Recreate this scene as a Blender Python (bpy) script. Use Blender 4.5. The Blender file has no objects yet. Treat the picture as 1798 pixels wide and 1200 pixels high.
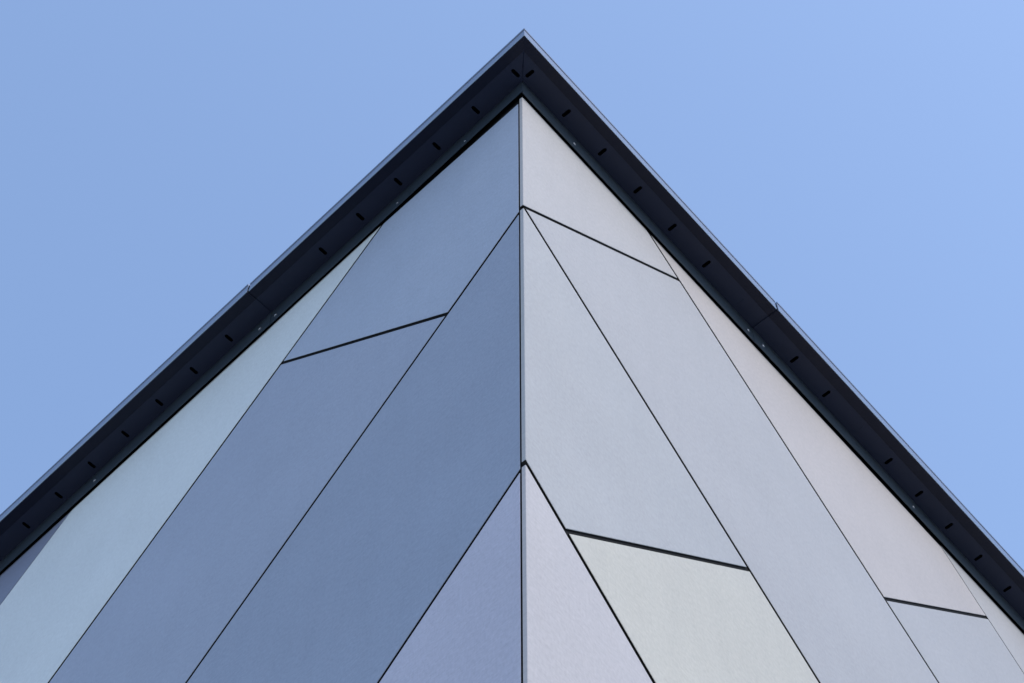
import bpy, bmesh, math, random
from mathutils import Vector, Matrix

random.seed(7)
scn = bpy.context.scene
col = scn.collection
EAVE = 9.448                      # height of the soffit above the ground
CORNER = 0.812255221631046        # each wall turns back by this angle from the picture plane

# ---------------------------------------------------------------- camera
cam_data = bpy.data.cameras.new('camera')
cam = bpy.data.objects.new('camera', cam_data)
col.objects.link(cam)
right = Vector((0.9993016771824258, -0.03735637088728564, 0.0008121173082702309))
up = Vector((-0.033445031162635495, -0.8845573859602947, 0.46523076084199416))
fwd = Vector((0.016660968486890994, 0.4649330408749436, 0.885189064342673))
m = Matrix((right, up, -fwd)).transposed().to_4x4()
m.translation = Vector((-0.14425972, -2.96739819, EAVE - 7.79776798))
cam.matrix_world = m
cam_data.sensor_fit = 'HORIZONTAL'
cam_data.sensor_width = 36.0
cam_data.lens = 75.055
cam_data.clip_start = 0.05
cam_data.clip_end = 3000
scn.camera = cam

# ---------------------------------------------------------------- sky, sun, exposure
SUN_EL = math.radians(47)
SUN_AZ = math.radians(138)         # clockwise from +Y
world = bpy.data.worlds.new('World')
scn.world = world
world.use_nodes = True
wn = world.node_tree
wn.nodes.clear()
sky = wn.nodes.new('ShaderNodeTexSky')
sky.sky_type = 'NISHITA'
sky.sun_disc = False
sky.sun_elevation = SUN_EL
sky.sun_rotation = SUN_AZ
sky.air_density = 1.0
sky.dust_density = 0.9
sky.ozone_density = 1.0
hsv = wn.nodes.new('ShaderNodeHueSaturation')
hsv.inputs['Saturation'].default_value = 0.99
bg = wn.nodes.new('ShaderNodeBackground')
bg.inputs['Strength'].default_value = 0.15
wo = wn.nodes.new('ShaderNodeOutputWorld')
wn.links.new(sky.outputs[0], hsv.inputs['Color'])
wn.links.new(hsv.outputs[0], bg.inputs['Color'])
wn.links.new(bg.outputs[0], wo.inputs['Surface'])

sun_data = bpy.data.lights.new('sun', 'SUN')
sun_data.energy = 0.66
sun_data.angle = math.radians(12.0)
sun_data.color = (1.0, 0.94, 0.86)
sun = bpy.data.objects.new('sun', sun_data)
col.objects.link(sun)
sdir = Vector((math.sin(SUN_AZ) * math.cos(SUN_EL), math.cos(SUN_AZ) * math.cos(SUN_EL), math.sin(SUN_EL)))
sun.rotation_euler = (-sdir).to_track_quat('-Z', 'Y').to_euler()
sun.location = sdir * 60

scn.view_settings.view_transform = 'Standard'
scn.view_settings.look = 'None'
scn.view_settings.gamma = 1.0
scn.view_settings.exposure = 1.14
scn.view_settings.use_curve_mapping = False

# ---------------------------------------------------------------- helpers
def lin(c):
    return tuple(((x / 255) / 12.92 if x / 255 <= 0.04045 else ((x / 255 + 0.055) / 1.055) ** 2.4) for x in c)

D = {'L': Vector((-math.cos(CORNER), math.sin(CORNER), 0)), 'R': Vector((math.cos(CORNER), math.sin(CORNER), 0))}
N = {'L': Vector((-math.sin(CORNER), -math.cos(CORNER), 0)), 'R': Vector((math.sin(CORNER), -math.cos(CORNER), 0))}

def P(s, u, v, o=0.0):
    """point on wall s: u along the wall from the corner, v below/above the soffit, o outwards"""
    return D[s] * u + N[s] * o + Vector((0, 0, EAVE + v))

def link(name, me, mat, parent=None):
    ob = bpy.data.objects.new(name, me)
    if mat:
        me.materials.append(mat)
    col.objects.link(ob)
    ob.parent = parent
    return ob

def mesh_from(name, verts, faces, uvs=None, smooth=False):
    me = bpy.data.meshes.new(name)
    me.from_pydata([tuple(v) for v in verts], [], faces)
    if uvs:
        ul = me.uv_layers.new(name='UVMap')
        for lp in me.loops:
            ul.data[lp.index].uv = uvs[lp.vertex_index]
    bm = bmesh.new()
    bm.from_mesh(me)
    bmesh.ops.recalc_face_normals(bm, faces=bm.faces)
    bm.to_mesh(me)
    bm.free()
    for p in me.polygons:
        p.use_smooth = smooth
    return me

def clip(poly, a, b, c):
    """keep the side a*u + b*v <= c"""
    out = []
    n = len(poly)
    for i in range(n):
        p, q = poly[i], poly[(i + 1) % n]
        dp, dq = a * p[0] + b * p[1] - c, a * q[0] + b * q[1] - c
        if dp <= 0:
            out.append(p)
        if (dp < 0 < dq) or (dq < 0 < dp):
            t = dp / (dp - dq)
            out.append((p[0] + t * (q[0] - p[0]), p[1] + t * (q[1] - p[1])))
    return out

def inset(poly, d):
    n = len(poly)
    area = sum(poly[i][0] * poly[(i + 1) % n][1] - poly[(i + 1) % n][0] * poly[i][1] for i in range(n))
    s = 1 if area > 0 else -1
    res = poly
    for i in range(n):
        p, q = poly[i], poly[(i + 1) % n]
        ex, ey = q[0] - p[0], q[1] - p[1]
        l = math.hypot(ex, ey)
        if l < 1e-6:
            continue
        nx, ny = ey / l * s, -ex / l * s       # outward
        res = clip(res, nx, ny, nx * p[0] + ny * p[1] - d)
    return res

def sweep(s, prof, u0, u1, mit0=False, mit1=False, v1=None):
    """closed profile [(o, v)] swept along wall s; mitred ends follow the corner bisector"""
    k = 1.0 / math.tan((math.pi - 2 * CORNER) / 2)
    verts, faces = [], []
    n = len(prof)
    for (o, v) in prof:
        verts.append(P(s, u0 - (o * k if mit0 else 0), v, o))
    for j, (o, v) in enumerate(prof):
        vv = v1[j] if v1 else v
        verts.append(P(s, u1 - (o * k if mit1 else 0), vv, o))
    for i in range(n):
        j = (i + 1) % n
        faces.append((i, j, n + j, n + i))
    faces.append(tuple(range(n)))
    faces.append(tuple(range(2 * n - 1, n - 1, -1)))
    return verts, faces

# ---------------------------------------------------------------- materials
def new_mat(name):
    mt = bpy.data.materials.new(name)
    mt.use_nodes = True
    nt = mt.node_tree
    b = nt.nodes['Principled BSDF']
    return mt, nt, b

def panel_mat(name, rgb, rough=0.5, spec=0.4, grain=1.0):
    mt, nt, b = new_mat(name)
    uv = nt.nodes.new('ShaderNodeUVMap')
    obj = nt.nodes.new('ShaderNodeObjectInfo')
    def noise(scale, sx=1, sy=1, detail=3):
        mp = nt.nodes.new('ShaderNodeMapping')
        mp.inputs['Scale'].default_value = (sx, sy, 1)
        nt.links.new(uv.outputs[0], mp.inputs['Vector'])
        nz = nt.nodes.new('ShaderNodeTexNoise')
        nz.inputs['Scale'].default_value = scale
        nz.inputs['Detail'].default_value = detail
        nt.links.new(mp.outputs[0], nz.inputs['Vector'])
        return nz.outputs['Fac']
    def math_(op, a, bb):
        n = nt.nodes.new('ShaderNodeMath')
        n.operation = op
        for i, x in enumerate((a, bb)):
            if isinstance(x, (int, float)):
                n.inputs[i].default_value = x
            else:
                nt.links.new(x, n.inputs[i])
        return n.outputs[0]
    warp = noise(120, 1, .4, 2)
    weft = noise(120, .4, 1, 2)
    fine = math_('ADD', warp, weft)                       # mean 1
    patch = noise(2.2, 1, 1, 4)
    mid = noise(18, 1, 1, 4)
    val = math_('ADD', math_('MULTIPLY', math_('SUBTRACT', fine, 1.0), 0.24 * grain),
                math_('MULTIPLY', math_('SUBTRACT', patch, 0.5), 0.13))
    val = math_('ADD', val, math_('MULTIPLY', math_('SUBTRACT', mid, 0.5), 0.07))
    streak = noise(1.0, 14, 0.9, 4)
    broad = noise(0.7, 1, 1, 2)
    val = math_('ADD', val, math_('MULTIPLY', math_('SUBTRACT', streak, 0.5), 0.07))
    val = math_('ADD', val, math_('MULTIPLY', math_('SUBTRACT', broad, 0.5), 0.14))
    val = math_('ADD', val, 1.0)
    # sparse specks of dirt
    vo = nt.nodes.new('ShaderNodeTexVoronoi')
    vo.inputs['Scale'].default_value = 5.0
    nt.links.new(uv.outputs[0], vo.inputs['Vector'])
    spk = math_('LESS_THAN', vo.outputs['Distance'], 0.016)
    rnd = nt.nodes.new('ShaderNodeSeparateColor')
    nt.links.new(vo.outputs['Color'], rnd.inputs[0])
    sel = math_('GREATER_THAN', rnd.outputs[0], 0.80)
    val = math_('SUBTRACT', val, math_('MULTIPLY', math_('MULTIPLY', spk, sel), 0.35))
    mix = nt.nodes.new('ShaderNodeMix')
    mix.data_type = 'RGBA'
    mix.blend_type = 'MULTIPLY'
    mix.inputs['Factor'].default_value = 1.0
    mix.inputs['A'].default_value = (*rgb, 1)
    cmb = nt.nodes.new('ShaderNodeCombineColor')
    for i in range(3):
        nt.links.new(val, cmb.inputs[i])
    nt.links.new(cmb.outputs[0], mix.inputs['B'])
    nt.links.new(mix.outputs['Result'], b.inputs['Base Color'])
    b.inputs['Roughness'].default_value = rough
    b.inputs['Specular IOR Level'].default_value = spec
    bp = nt.nodes.new('ShaderNodeBump')
    bp.inputs['Strength'].default_value = 0.30 * grain
    bp.inputs['Distance'].default_value = 0.002
    nt.links.new(fine, bp.inputs['Height'])
    bp2 = nt.nodes.new('ShaderNodeBump')
    bp2.inputs['Strength'].default_value = 0.30
    bp2.inputs['Distance'].default_value = 0.02
    nt.links.new(patch, bp2.inputs['Height'])
    nt.links.new(bp2.outputs[0], bp.inputs['Normal'])
    nt.links.new(bp.outputs[0], b.inputs['Normal'])
    return mt

def metal_mat(name, rgb, rough=0.4, metallic=0.0, spec=0.5, var=0.12, scale=6.0):
    mt, nt, b = new_mat(name)
    tc = nt.nodes.new('ShaderNodeTexCoord')
    nz = nt.nodes.new('ShaderNodeTexNoise')
    nz.inputs['Scale'].default_value = scale
    nz.inputs['Detail'].default_value = 5
    nt.links.new(tc.outputs['Object'], nz.inputs['Vector'])
    rp = nt.nodes.new('ShaderNodeMapRange')
    rp.inputs['To Min'].default_value = 1 - var
    rp.inputs['To Max'].default_value = 1 + var
    nt.links.new(nz.outputs['Fac'], rp.inputs['Value'])
    mix = nt.nodes.new('ShaderNodeMix')
    mix.data_type = 'RGBA'
    mix.blend_type = 'MULTIPLY'
    mix.inputs['Factor'].default_value = 1.0
    mix.inputs['A'].default_value = (*rgb, 1)
    nt.links.new(rp.outputs[0], mix.inputs['B'])
    nt.links.new(mix.outputs['Result'], b.inputs['Base Color'])
    rr = nt.nodes.new('ShaderNodeMapRange')
    rr.inputs['To Min'].default_value = max(0.02, rough - 0.06)
    rr.inputs['To Max'].default_value = rough + 0.06
    nt.links.new(nz.outputs['Fac'], rr.inputs['Value'])
    nt.links.new(rr.outputs[0], b.inputs['Roughness'])
    b.inputs['Metallic'].default_value = metallic
    b.inputs['Specular IOR Level'].default_value = spec
    return mt

# cladding colours (paint albedo)
PM = {
    'slate':      panel_mat('slate_blue_panel', (0.284, 0.321, 0.401)),
    'slate_b':    panel_mat('slate_blue_panel_second', (0.257, 0.287, 0.364)),
    'slate_deep': panel_mat('deep_slate_panel', (0.228, 0.261, 0.337)),
    'slate_dark': panel_mat('dark_slate_panel', (0.146, 0.161, 0.225)),
    'lavender':   panel_mat('lavender_grey_panel', (0.385, 0.380, 0.454)),
    'teal':       panel_mat('pale_teal_panel', (0.505, 0.533, 0.545)),
    'grey_a':     panel_mat('light_grey_panel', (0.344, 0.327, 0.323)),
    'grey_b':     panel_mat('cool_grey_panel', (0.317, 0.309, 0.313)),
    'grey_c':     panel_mat('silver_grey_panel', (0.314, 0.312, 0.316)),
    'green':      panel_mat('greenish_white_panel', (0.405, 0.384, 0.335)),
    'lilac':      panel_mat('lilac_white_panel', (0.379, 0.355, 0.358)),
    'pink':       panel_mat('warm_grey_panel', (0.370, 0.333, 0.318)),
}
M_black = metal_mat('black_joint_membrane', (0.006, 0.006, 0.007), rough=0.8, spec=0.1, var=0.2)
M_core = metal_mat('dark_panel_core', (0.012, 0.011, 0.011), rough=0.7, spec=0.15, var=0.2)
M_soffit = metal_mat('dark_anthracite_sheet', (0.0105, 0.0175, 0.044), rough=0.5, spec=0.4, var=0.10)
M_shade_band = metal_mat('shade_band_sheet', (0.004, 0.0065, 0.021), rough=0.45, spec=0.3, var=0.10)  # darker than the soffit sheet to paint in the shading of its outer band
M_trim = metal_mat('dark_trim_sheet', (0.022, 0.034, 0.050), rough=0.34, spec=0.6, var=0.10)
M_fascia = metal_mat('brushed_aluminium_fascia', (0.18, 0.22, 0.30), rough=0.30, metallic=0.6, var=0.06, scale=3.0)
M_slot = metal_mat('slot_interior', (0.004, 0.004, 0.005), rough=0.9, spec=0.05)
M_rivet = metal_mat('bright_rivet', (0.26, 0.27, 0.30), rough=0.42, metallic=1.0)
M_plain = metal_mat('render_wall', (0.50, 0.51, 0.54), rough=0.8, spec=0.2)
M_roof = metal_mat('roof_membrane', (0.12, 0.12, 0.13), rough=0.9, spec=0.2)

def ground_mat():
    mt, nt, b = new_mat('paving')
    tc = nt.nodes.new('ShaderNodeTexCoord')
    n1 = nt.nodes.new('ShaderNodeTexNoise')
    n1.inputs['Scale'].default_value = 0.4
    n1.inputs['Detail'].default_value = 8
    nt.links.new(tc.outputs['Object'], n1.inputs['Vector'])
    cr = nt.nodes.new('ShaderNodeValToRGB')
    cr.color_ramp.elements[0].color = (0.20, 0.195, 0.185, 1)
    cr.color_ramp.elements[1].color = (0.32, 0.31, 0.295, 1)
    nt.links.new(n1.outputs['Fac'], cr.inputs[0])
    nt.links.new(cr.outputs[0], b.inputs['Base Color'])
    b.inputs['Roughness'].default_value = 0.9
    return mt

# ---------------------------------------------------------------- ground
g = 1500
ground = link('ground', mesh_from('ground', [(-g, -g, 0), (g, -g, 0), (g, g, 0), (-g, g, 0)], [(0, 1, 2, 3)]), ground_mat())
ground['kind'] = 'structure'

# ---------------------------------------------------------------- the building
WL = 12.0                                     # length of each wall
building = bpy.data.objects.new('corner_building', None)
col.objects.link(building)
building['label'] = 'angular building clad in slanted slate blue and pale grey panels under a dark eave'
building['category'] = 'building'

TH = 0.0145                                   # panel thickness
REC = 0.006                                   # joints: black membrane this far behind the faces

def wall_core(s):
    # solid core whose face is the black membrane seen in the joints
    u0 = 0.012 if s == 'R' else 0.012
    vb = -EAVE
    vt = 0.02
    o1, o0 = -REC, -0.30
    verts = [P(s, u0, vb, o1), P(s, WL, vb, o1), P(s, WL, vt, o1), P(s, u0, vt, o1),
             P(s, 0.34, vb, o0), P(s, WL, vb, o0), P(s, WL, vt, o0), P(s, 0.34, vt, o0)]
    faces = [(0, 1, 2, 3), (4, 7, 6, 5), (0, 3, 7, 4), (1, 5, 6, 2), (3, 2, 6, 7), (0, 4, 5, 1)]
    return link('wall', mesh_from('wall', verts, faces), M_black, building)

wallo = {'L': wall_core('L'), 'R': wall_core('R')}

def make_panel(s, poly, mat, label=None):
    if len(poly) < 3:
        return None
    c = 0.0013
    inner = inset(poly, c)
    if len(inner) != len(poly):
        inner = poly
        c = 0.0
    jit = random.uniform(-0.0006, 0.0006)
    n = len(poly)
    verts = [P(s, u, v, jit) for u, v in inner] + [P(s, u, v, jit - c) for u, v in poly] + [P(s, u, v, -TH) for u, v in poly]
    uvs = [tuple(p) for p in inner] + [tuple(p) for p in poly] * 2
    faces = [tuple(range(n))]
    for r in range(2):
        for i in range(n):
            j = (i + 1) % n
            faces.append((r * n + i, r * n + j, (r + 1) * n + j, (r + 1) * n + i))
    faces.append(tuple(range(3 * n - 1, 2 * n - 1, -1)))
    me = mesh_from('cladding_panel', verts, faces, uvs)
    ob = link('cladding_panel', me, PM[mat], wallo[s])
    me.materials.append(M_core)
    for i in range(n):                        # cut edges show the dark core, but the corner return is painted
        j = (i + 1) % n
        if not (s == 'R' and poly[i][0] < 1e-4 and poly[j][0] < 1e-4):
            me.polygons[1 + n + i].material_index = 1
    if label:
        ob['label'] = label
    return ob

GX = 0.0165
GAP = {('L', 5): 0.0101, ('L', 6): 0.0169, ('L', 7): 0.0171, ('L', 8): 0.0158, ('R', 5): 0.0119, ('R', 6): 0.0178, ('R', 7): 0.0219, ('R', 8): 0.0197}                       # gap of the long joints, of the cross joints
# long joints u = m*v + b, from the eave end down; cross joints v = c*u + d inside the strip below each
LONG = {
    'L': [(-1.09, 11.9), (-1.09, 10.03), (-1.09, 8.15), (-1.09, 6.27), (-1.09, 4.39), (-1.102, 2.515), (-1.084, 0.634), (-1.118, -1.293),
          (-1.112, -3.161), (-1.10, -5.04), (-1.10, -6.92), (-1.10, -8.80), (-1.10, -10.6)],
    'R': [(-1.09, 11.9), (-1.09, 10.1), (-1.09, 8.22), (-1.09, 6.34), (-1.09, 4.46), (-1.03, 2.555), (-1.086, 0.609), (-1.085, -1.254),
          (-1.045, -2.972), (-1.08, -4.86), (-1.09, -6.75), (-1.09, -8.63), (-1.09, -10.5)],
}
# strip index = joint above it in the list; base cross joint offset d, and first-in-view slope c
CROSS = {
    'L': {4: (0.925, -8.0), 5: (0.925, -5.53), 6: (0.927, -1.802), 7: (0.925, -5.70), 8: (0.925, -7.5)},
    'R': {5: (0.943, -3.194), 6: (0.921, -1.156), 7: (0.920, -3.146), 8: (0.925, -7.3), 4: (0.925, -6.6)},
}
TOPS = {  # v of the panel top = a*u + b per strip (and piece)
    ('L', 6, 0): (0.048, -0.168), ('L', 5, 0): (-0.008, -0.117), ('L', 4, 0): (0.012, -0.168),
    ('R', 6, 0): (-0.003, -0.134), ('R', 5, 0): (-0.010, -0.130), ('R', 4, 0): (0.0, -0.14),
}
LOOK = {
    ('L', 4, 0): ('slate_dark', 'dark slate panel under the eave'),
    ('L', 5, 0): ('teal', 'pale teal panel between slate blue ones'),
    ('L', 6, 0): ('slate', None), ('L', 6, 1): ('slate_b', None),
    ('L', 7, 0): ('slate_deep', None), ('L', 8, 0): ('lavender', 'lavender grey panel beside the corner'),
    ('R', 6, 0): ('grey_a', None), ('R', 6, 1): ('grey_b', None), ('R', 7, 0): ('grey_c', None),
    ('R', 7, 1): ('green', 'greenish white panel below a wide joint'),
    ('R', 8, 0): ('lilac', None), ('R', 5, 0): ('pink', 'warm grey panel under the eave'), ('R', 5, 1): ('grey_b', None),
    ('R', 4, 0): ('grey_a', None),
}
pal = {'L': ['slate', 'slate_b', 'slate_deep', 'lavender', 'teal', 'slate_dark'], 'R': ['grey_a', 'grey_b', 'grey_c', 'green', 'lilac', 'pink']}
for s in 'LR':
    ustart = TH + 0.0085 if s == 'L' else 0.0
    lines = LONG[s]
    for k in range(-1, len(lines)):
        base = [(ustart, -EAVE + 0.03), (WL, -EAVE + 0.03), (WL, 0.0), (ustart, 0.0)]
        if k >= 0:                            # below the joint k: u - m v <= b - gap
            mm, bb = lines[k]
            h = math.hypot(1, mm) * GAP.get((s, k), 0.009) / 2
            base = clip(base, 1, -mm, bb - h)
        if k + 1 < len(lines):
            mm, bb = lines[k + 1]
            h = math.hypot(1, mm) * GAP.get((s, k + 1), 0.009) / 2
            base = clip(base, -1, mm, -(bb + h))
        if len(base) < 3:
            continue
        c, d0 = CROSS[s].get(k, (0.925, random.uniform(-6, -3)))
        ds = [d0 - 3.54 * i for i in range(8)]
        if k not in CROSS[s]:
            ds = [d0 + 3.54 * 3 - 3.54 * i for i in range(9)]
        hx = math.hypot(1, c) * GX / 2
        bounds = [None] + ds + [None]
        for i in range(len(bounds) - 1):
            poly = base
            if bounds[i] is not None:         # below this cross joint: v - c u <= d - h
                poly = clip(poly, -c, 1, bounds[i] - hx)
            if bounds[i + 1] is not None:
                poly = clip(poly, c, -1, -(bounds[i + 1] + hx)) if len(poly) > 2 else poly
            a, b = TOPS.get((s, k, i), (0.0, -0.135))
            if len(poly) > 2:
                poly = clip(poly, -a, 1, b)
            # drop degenerate slivers and doubled points
            q = []
            for p in poly:
                if not q or math.hypot(p[0] - q[-1][0], p[1] - q[-1][1]) > 1e-4:
                    q.append(p)
            if len(q) > 2 and math.hypot(q[0][0] - q[-1][0], q[0][1] - q[-1][1]) < 1e-4:
                q.pop()
            if len(q) < 3:
                continue
            ar = abs(sum(q[j][0] * q[(j + 1) % len(q)][1] - q[(j + 1) % len(q)][0] * q[j][1] for j in range(len(q)))) / 2
            if ar < 0.004:
                continue
            look, lab = LOOK.get((s, k, i), (random.choice(pal[s]), None))
            make_panel(s, q, look, lab)

# ---------------------------------------------------------------- eave
PITCH = 0.2175
O_IN, O_BAND, O_OUT = 0.0095, 0.0985, 0.1380
SLOT_C, SLOT_L, SLOT_W = 0.0505, 0.042, 0.0155
JOINT = 1.425
KM = 1.0 / math.tan((math.pi - 2 * CORNER) / 2)

def slot_outline(u, n=6, grow=0.0, w=SLOT_W, l=SLOT_L):
    r = w / 2 + grow
    hl = l / 2 - w / 2
    pts = []
    for i in range(n + 1):
        a = math.pi * i / n
        pts.append((u + r * math.cos(a), SLOT_C + hl + r * math.sin(a)))
    for i in range(n + 1):
        a = math.pi + math.pi * i / n
        pts.append((u + r * math.cos(a), SLOT_C - hl + r * math.sin(a)))
    return pts                                 # (u, o), counter-clockwise

def soffit_sheet(s, u0, u1, slots, z, mitre):
    """one sheet with a real hole at each slot"""
    bm = bmesh.new()
    cuts = [u0] + [(a + b) / 2 for a, b in zip(slots[:-1], slots[1:])] + [u1]
    def V(u, o):
        return bm.verts.new(P(s, u, z, o))
    for i, us in enumerate(slots):
        a, b = cuts[i], cuts[i + 1]
        a_in = a - O_IN * KM if (mitre and i == 0) else a
        a_out = a - O_BAND * KM if (mitre and i == 0) else a
        rect = [(b, O_IN), (b, SLOT_C), (b, O_BAND), ((a_out + b) / 2, O_BAND), (a_out, O_BAND), ((a_in + a_out) / 2, SLOT_C), (a_in, O_IN), ((a_in + b) / 2, O_IN)]
        outer = [V(*p) for p in rect]
        hole = [V(*p) for p in slot_outline(us)]
        edges = []
        for ring in (outer, hole):
            for j in range(len(ring)):
                edges.append(bm.edges.new((ring[j], ring[(j + 1) % len(ring)])))
        bmesh.ops.triangle_fill(bm, use_beauty=True, use_dissolve=False, edges=edges)
    bmesh.ops.remove_doubles(bm, verts=bm.verts, dist=1e-5)
    bmesh.ops.recalc_face_normals(bm, faces=bm.faces)
    # thickness upwards
    ret = bmesh.ops.extrude_face_region(bm, geom=bm.faces[:])
    for e in ret['geom']:
        if isinstance(e, bmesh.types.BMVert):
            e.co.z += 0.0015
    bmesh.ops.recalc_face_normals(bm, faces=bm.faces)
    me = bpy.data.meshes.new('soffit')
    bm.to_mesh(me)
    bm.free()
    return link('soffit', me, M_soffit, building)

def slot_liner(s, u, z, parent):
    pts = slot_outline(u, grow=-0.0002)
    n = len(pts)
    verts = [P(s, a, z + 0.0012, b) for a, b in pts] + [P(s, a, z + 0.02, b) for a, b in pts]
    faces = [(i, (i + 1) % n, n + (i + 1) % n, n + i) for i in range(n)] + [tuple(range(n, 2 * n))]
    return link('vent_slot', mesh_from('vent_slot', verts, faces), M_slot, parent)

def slot_cover(s, u, z, parent):
    """a slot closed from above by the lapped sheet: only a shallow hollow shows"""
    pts = slot_outline(u, grow=-0.0002)
    n = len(pts)
    verts = [P(s, a, z + 0.0006, b) for a, b in pts] + [P(s, a, z + 0.0020, b) for a, b in pts]
    faces = [(i, (i + 1) % n, n + (i + 1) % n, n + i) for i in range(n)] + [tuple(range(n))]
    return link('vent_slot', mesh_from('vent_slot', verts, faces), M_soffit, parent)

START = {'L': (-0.0132, 1.6386), 'R': (-0.0134, 1.6536)}
for s in 'LR':
    a0, a1 = START[s]
    s1 = [a0 + PITCH * i for i in range(7)]
    ends = [JOINT, 4.40, 7.40, 10.4, WL]
    pieces = [(0.0, JOINT, s1, True, 0.0)]
    allu = [a1 + PITCH * i for i in range(60)]
    for i in range(len(ends) - 1):
        us = [u for u in allu if ends[i] + 0.06 < u < ends[i + 1] - 0.06]
        pieces.append((ends[i], ends[i + 1], us, False, -0.0045 if i % 2 == 0 else 0.0))
    for pi, (u0, u1, us, mit, z) in enumerate(pieces):
        so = soffit_sheet(s, u0, u1 + (0.01 if z == 0 else 0), us, z, mit)
        for i, u in enumerate(us):
            closed = (pi == 0 and i == 6) or (pi == 1 and s == 'R' and i == 2)
            (slot_cover if closed else slot_liner)(s, u, z, so)
        # folded outer lip of the soffit, its shade painted as a darker colour
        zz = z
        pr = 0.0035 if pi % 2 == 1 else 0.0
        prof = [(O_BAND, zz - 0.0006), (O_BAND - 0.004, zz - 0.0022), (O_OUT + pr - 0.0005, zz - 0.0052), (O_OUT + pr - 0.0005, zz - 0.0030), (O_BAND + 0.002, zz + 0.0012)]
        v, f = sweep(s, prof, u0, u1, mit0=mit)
        link('soffit_shade_band', mesh_from('soffit_shade_band', v, f), M_shade_band, building)
        # fascia with a hemmed bottom edge and a folded top edge
        o = O_OUT + pr
        zb = -0.002 - pr * 0.4
        zt = 0.066 + pr
        prof = [(o - 0.003, zb + 0.004), (o - 0.001, zb + 0.0005), (o + 0.0002, zb), (o + 0.0030, zb + 0.0045), (o + 0.0030, zb + 0.0065), (o + 0.001, zb + 0.008),
                (o + 0.001, zt - 0.010), (o + 0.0035, zt - 0.0085), (o + 0.0035, zt - 0.001), (o + 0.004, zt), (o - 0.06, zt + 0.006), (o - 0.06, zt + 0.003), (o - 0.003, zt - 0.004)]
        e0, e1 = (u0 + (0.004 if pi else 0)), u1 - 0.004
        v, f = sweep(s, prof, e0, e1, mit0=mit)
        link('fascia', mesh_from('fascia', v, f), M_fascia, building)
        # wall trim: dark sheet standing down from the soffit in front of the wall
        zb0 = -0.117 if s == 'L' else -0.134
        zb1 = -0.135 if s == 'L' else -0.141
        if pi:
            zb0 = zb1 = (-0.138 if s == 'L' else -0.143)
        pt = 0.0018 if pi % 2 == 1 else 0.0
        top = z - 0.0004
        prof = [(O_IN + pt, top), (O_IN + pt, zb0 + 0.006), (O_IN + pt + 0.003, zb0), (O_IN + pt + 0.0015, zb0), (O_IN + pt - 0.0015, zb0 + 0.006), (O_IN + pt - 0.0015, top)]
        v1 = [top, zb1 + 0.006, zb1, zb1, zb1 + 0.006, top]
        t0 = u0 - (0.006 if pi % 2 == 1 else 0)
        v, f = sweep(s, prof, t0, u1 - 0.002, mit0=mit, v1=v1)
        tr = link('wall_trim', mesh_from('wall_trim', v, f), M_trim, building)
        # rivets in the trim
        ru = {0: [0.297, 1.386], 1: [1.482, 2.515, 3.55, 4.34]}.get(pi, [u0 + 0.06, (u0 + u1) / 2, u1 - 0.06])
        if pi == 0 and s == 'L':
            ru = [0.303, 0.68, 1.390]
        for u in ru:
            bm = bmesh.new()
            bmesh.ops.create_uvsphere(bm, u_segments=10, v_segments=6, radius=1.0)
            small = (pi == 0 and s == 'L' and u < 1)
            r = 0.005 if small else 0.008
            for vv in bm.verts:
                q = vv.co
                vv.co = P(s, u + q.x * r, -0.078 + q.y * r, O_IN + pt + q.z * r * 0.55)
            me = bpy.data.meshes.new('rivet')
            bmesh.ops.recalc_face_normals(bm, faces=bm.faces)
            bm.to_mesh(me)
            bm.free()
            for p in me.polygons:
                p.use_smooth = True
            link('rivet', me, M_rivet, tr)
        # closing board over the soffit keeps the sky out of the slots
    prof = [(-0.002, 0.025), (O_OUT - 0.006, 0.025), (O_OUT - 0.006, 0.04), (-0.002, 0.04)]
    v, f = sweep(s, prof, 0.0, WL, mit0=True)
    link('eave_board', mesh_from('eave_board', v, f), M_black, building)

# raised seam along the soffit mitre
k = KM
bis = (P('L', -O_IN * KM, 0, O_IN), P('L', -O_BAND * KM, 0, O_BAND))
mv = [bis[0] + Vector((-0.0022, 0, 0.001)), bis[0] + Vector((0.0022, 0, 0.001)), bis[1] + Vector((0.0022, 0, 0.001)), bis[1] + Vector((-0.0022, 0, 0.001)),
      bis[0] + Vector((0, 0, -0.003)), bis[1] + Vector((0, 0, -0.003))]
link('mitre_seam', mesh_from('mitre_seam', mv, [(0, 4, 5, 3), (1, 2, 5, 4), (0, 1, 4), (2, 3, 5), (0, 3, 2, 1)]), M_soffit, building)

# roof slab and rear walls
apex = D['L'] * WL + D['R'] * WL
def prism(name, pts, z0, z1, mat):
    n = len(pts)
    v = [Vector((p.x, p.y, z0)) for p in pts] + [Vector((p.x, p.y, z1)) for p in pts]
    f = [tuple(range(n)), tuple(range(2 * n - 1, n - 1, -1))] + [(i, (i + 1) % n, n + (i + 1) % n, n + i) for i in range(n)]
    return link(name, mesh_from(name, v, f), mat, building)
ins = 0.02
c0 = (D['L'] + D['R']) * ins
prism('roof', [c0, D['R'] * WL - D['L'] * -ins, apex, D['L'] * WL + D['R'] * ins], EAVE + 0.041, EAVE + 0.075, M_roof)
def rear(s, t):
    a = D[s] * (WL + 0.002)
    b = a + D[t] * WL
    return prism('rear_wall', [a, b, b + D[s] * 0.2, a + D[s] * 0.2], 0, EAVE + 0.04, M_plain)
rear('L', 'R')
rear('R', 'L')
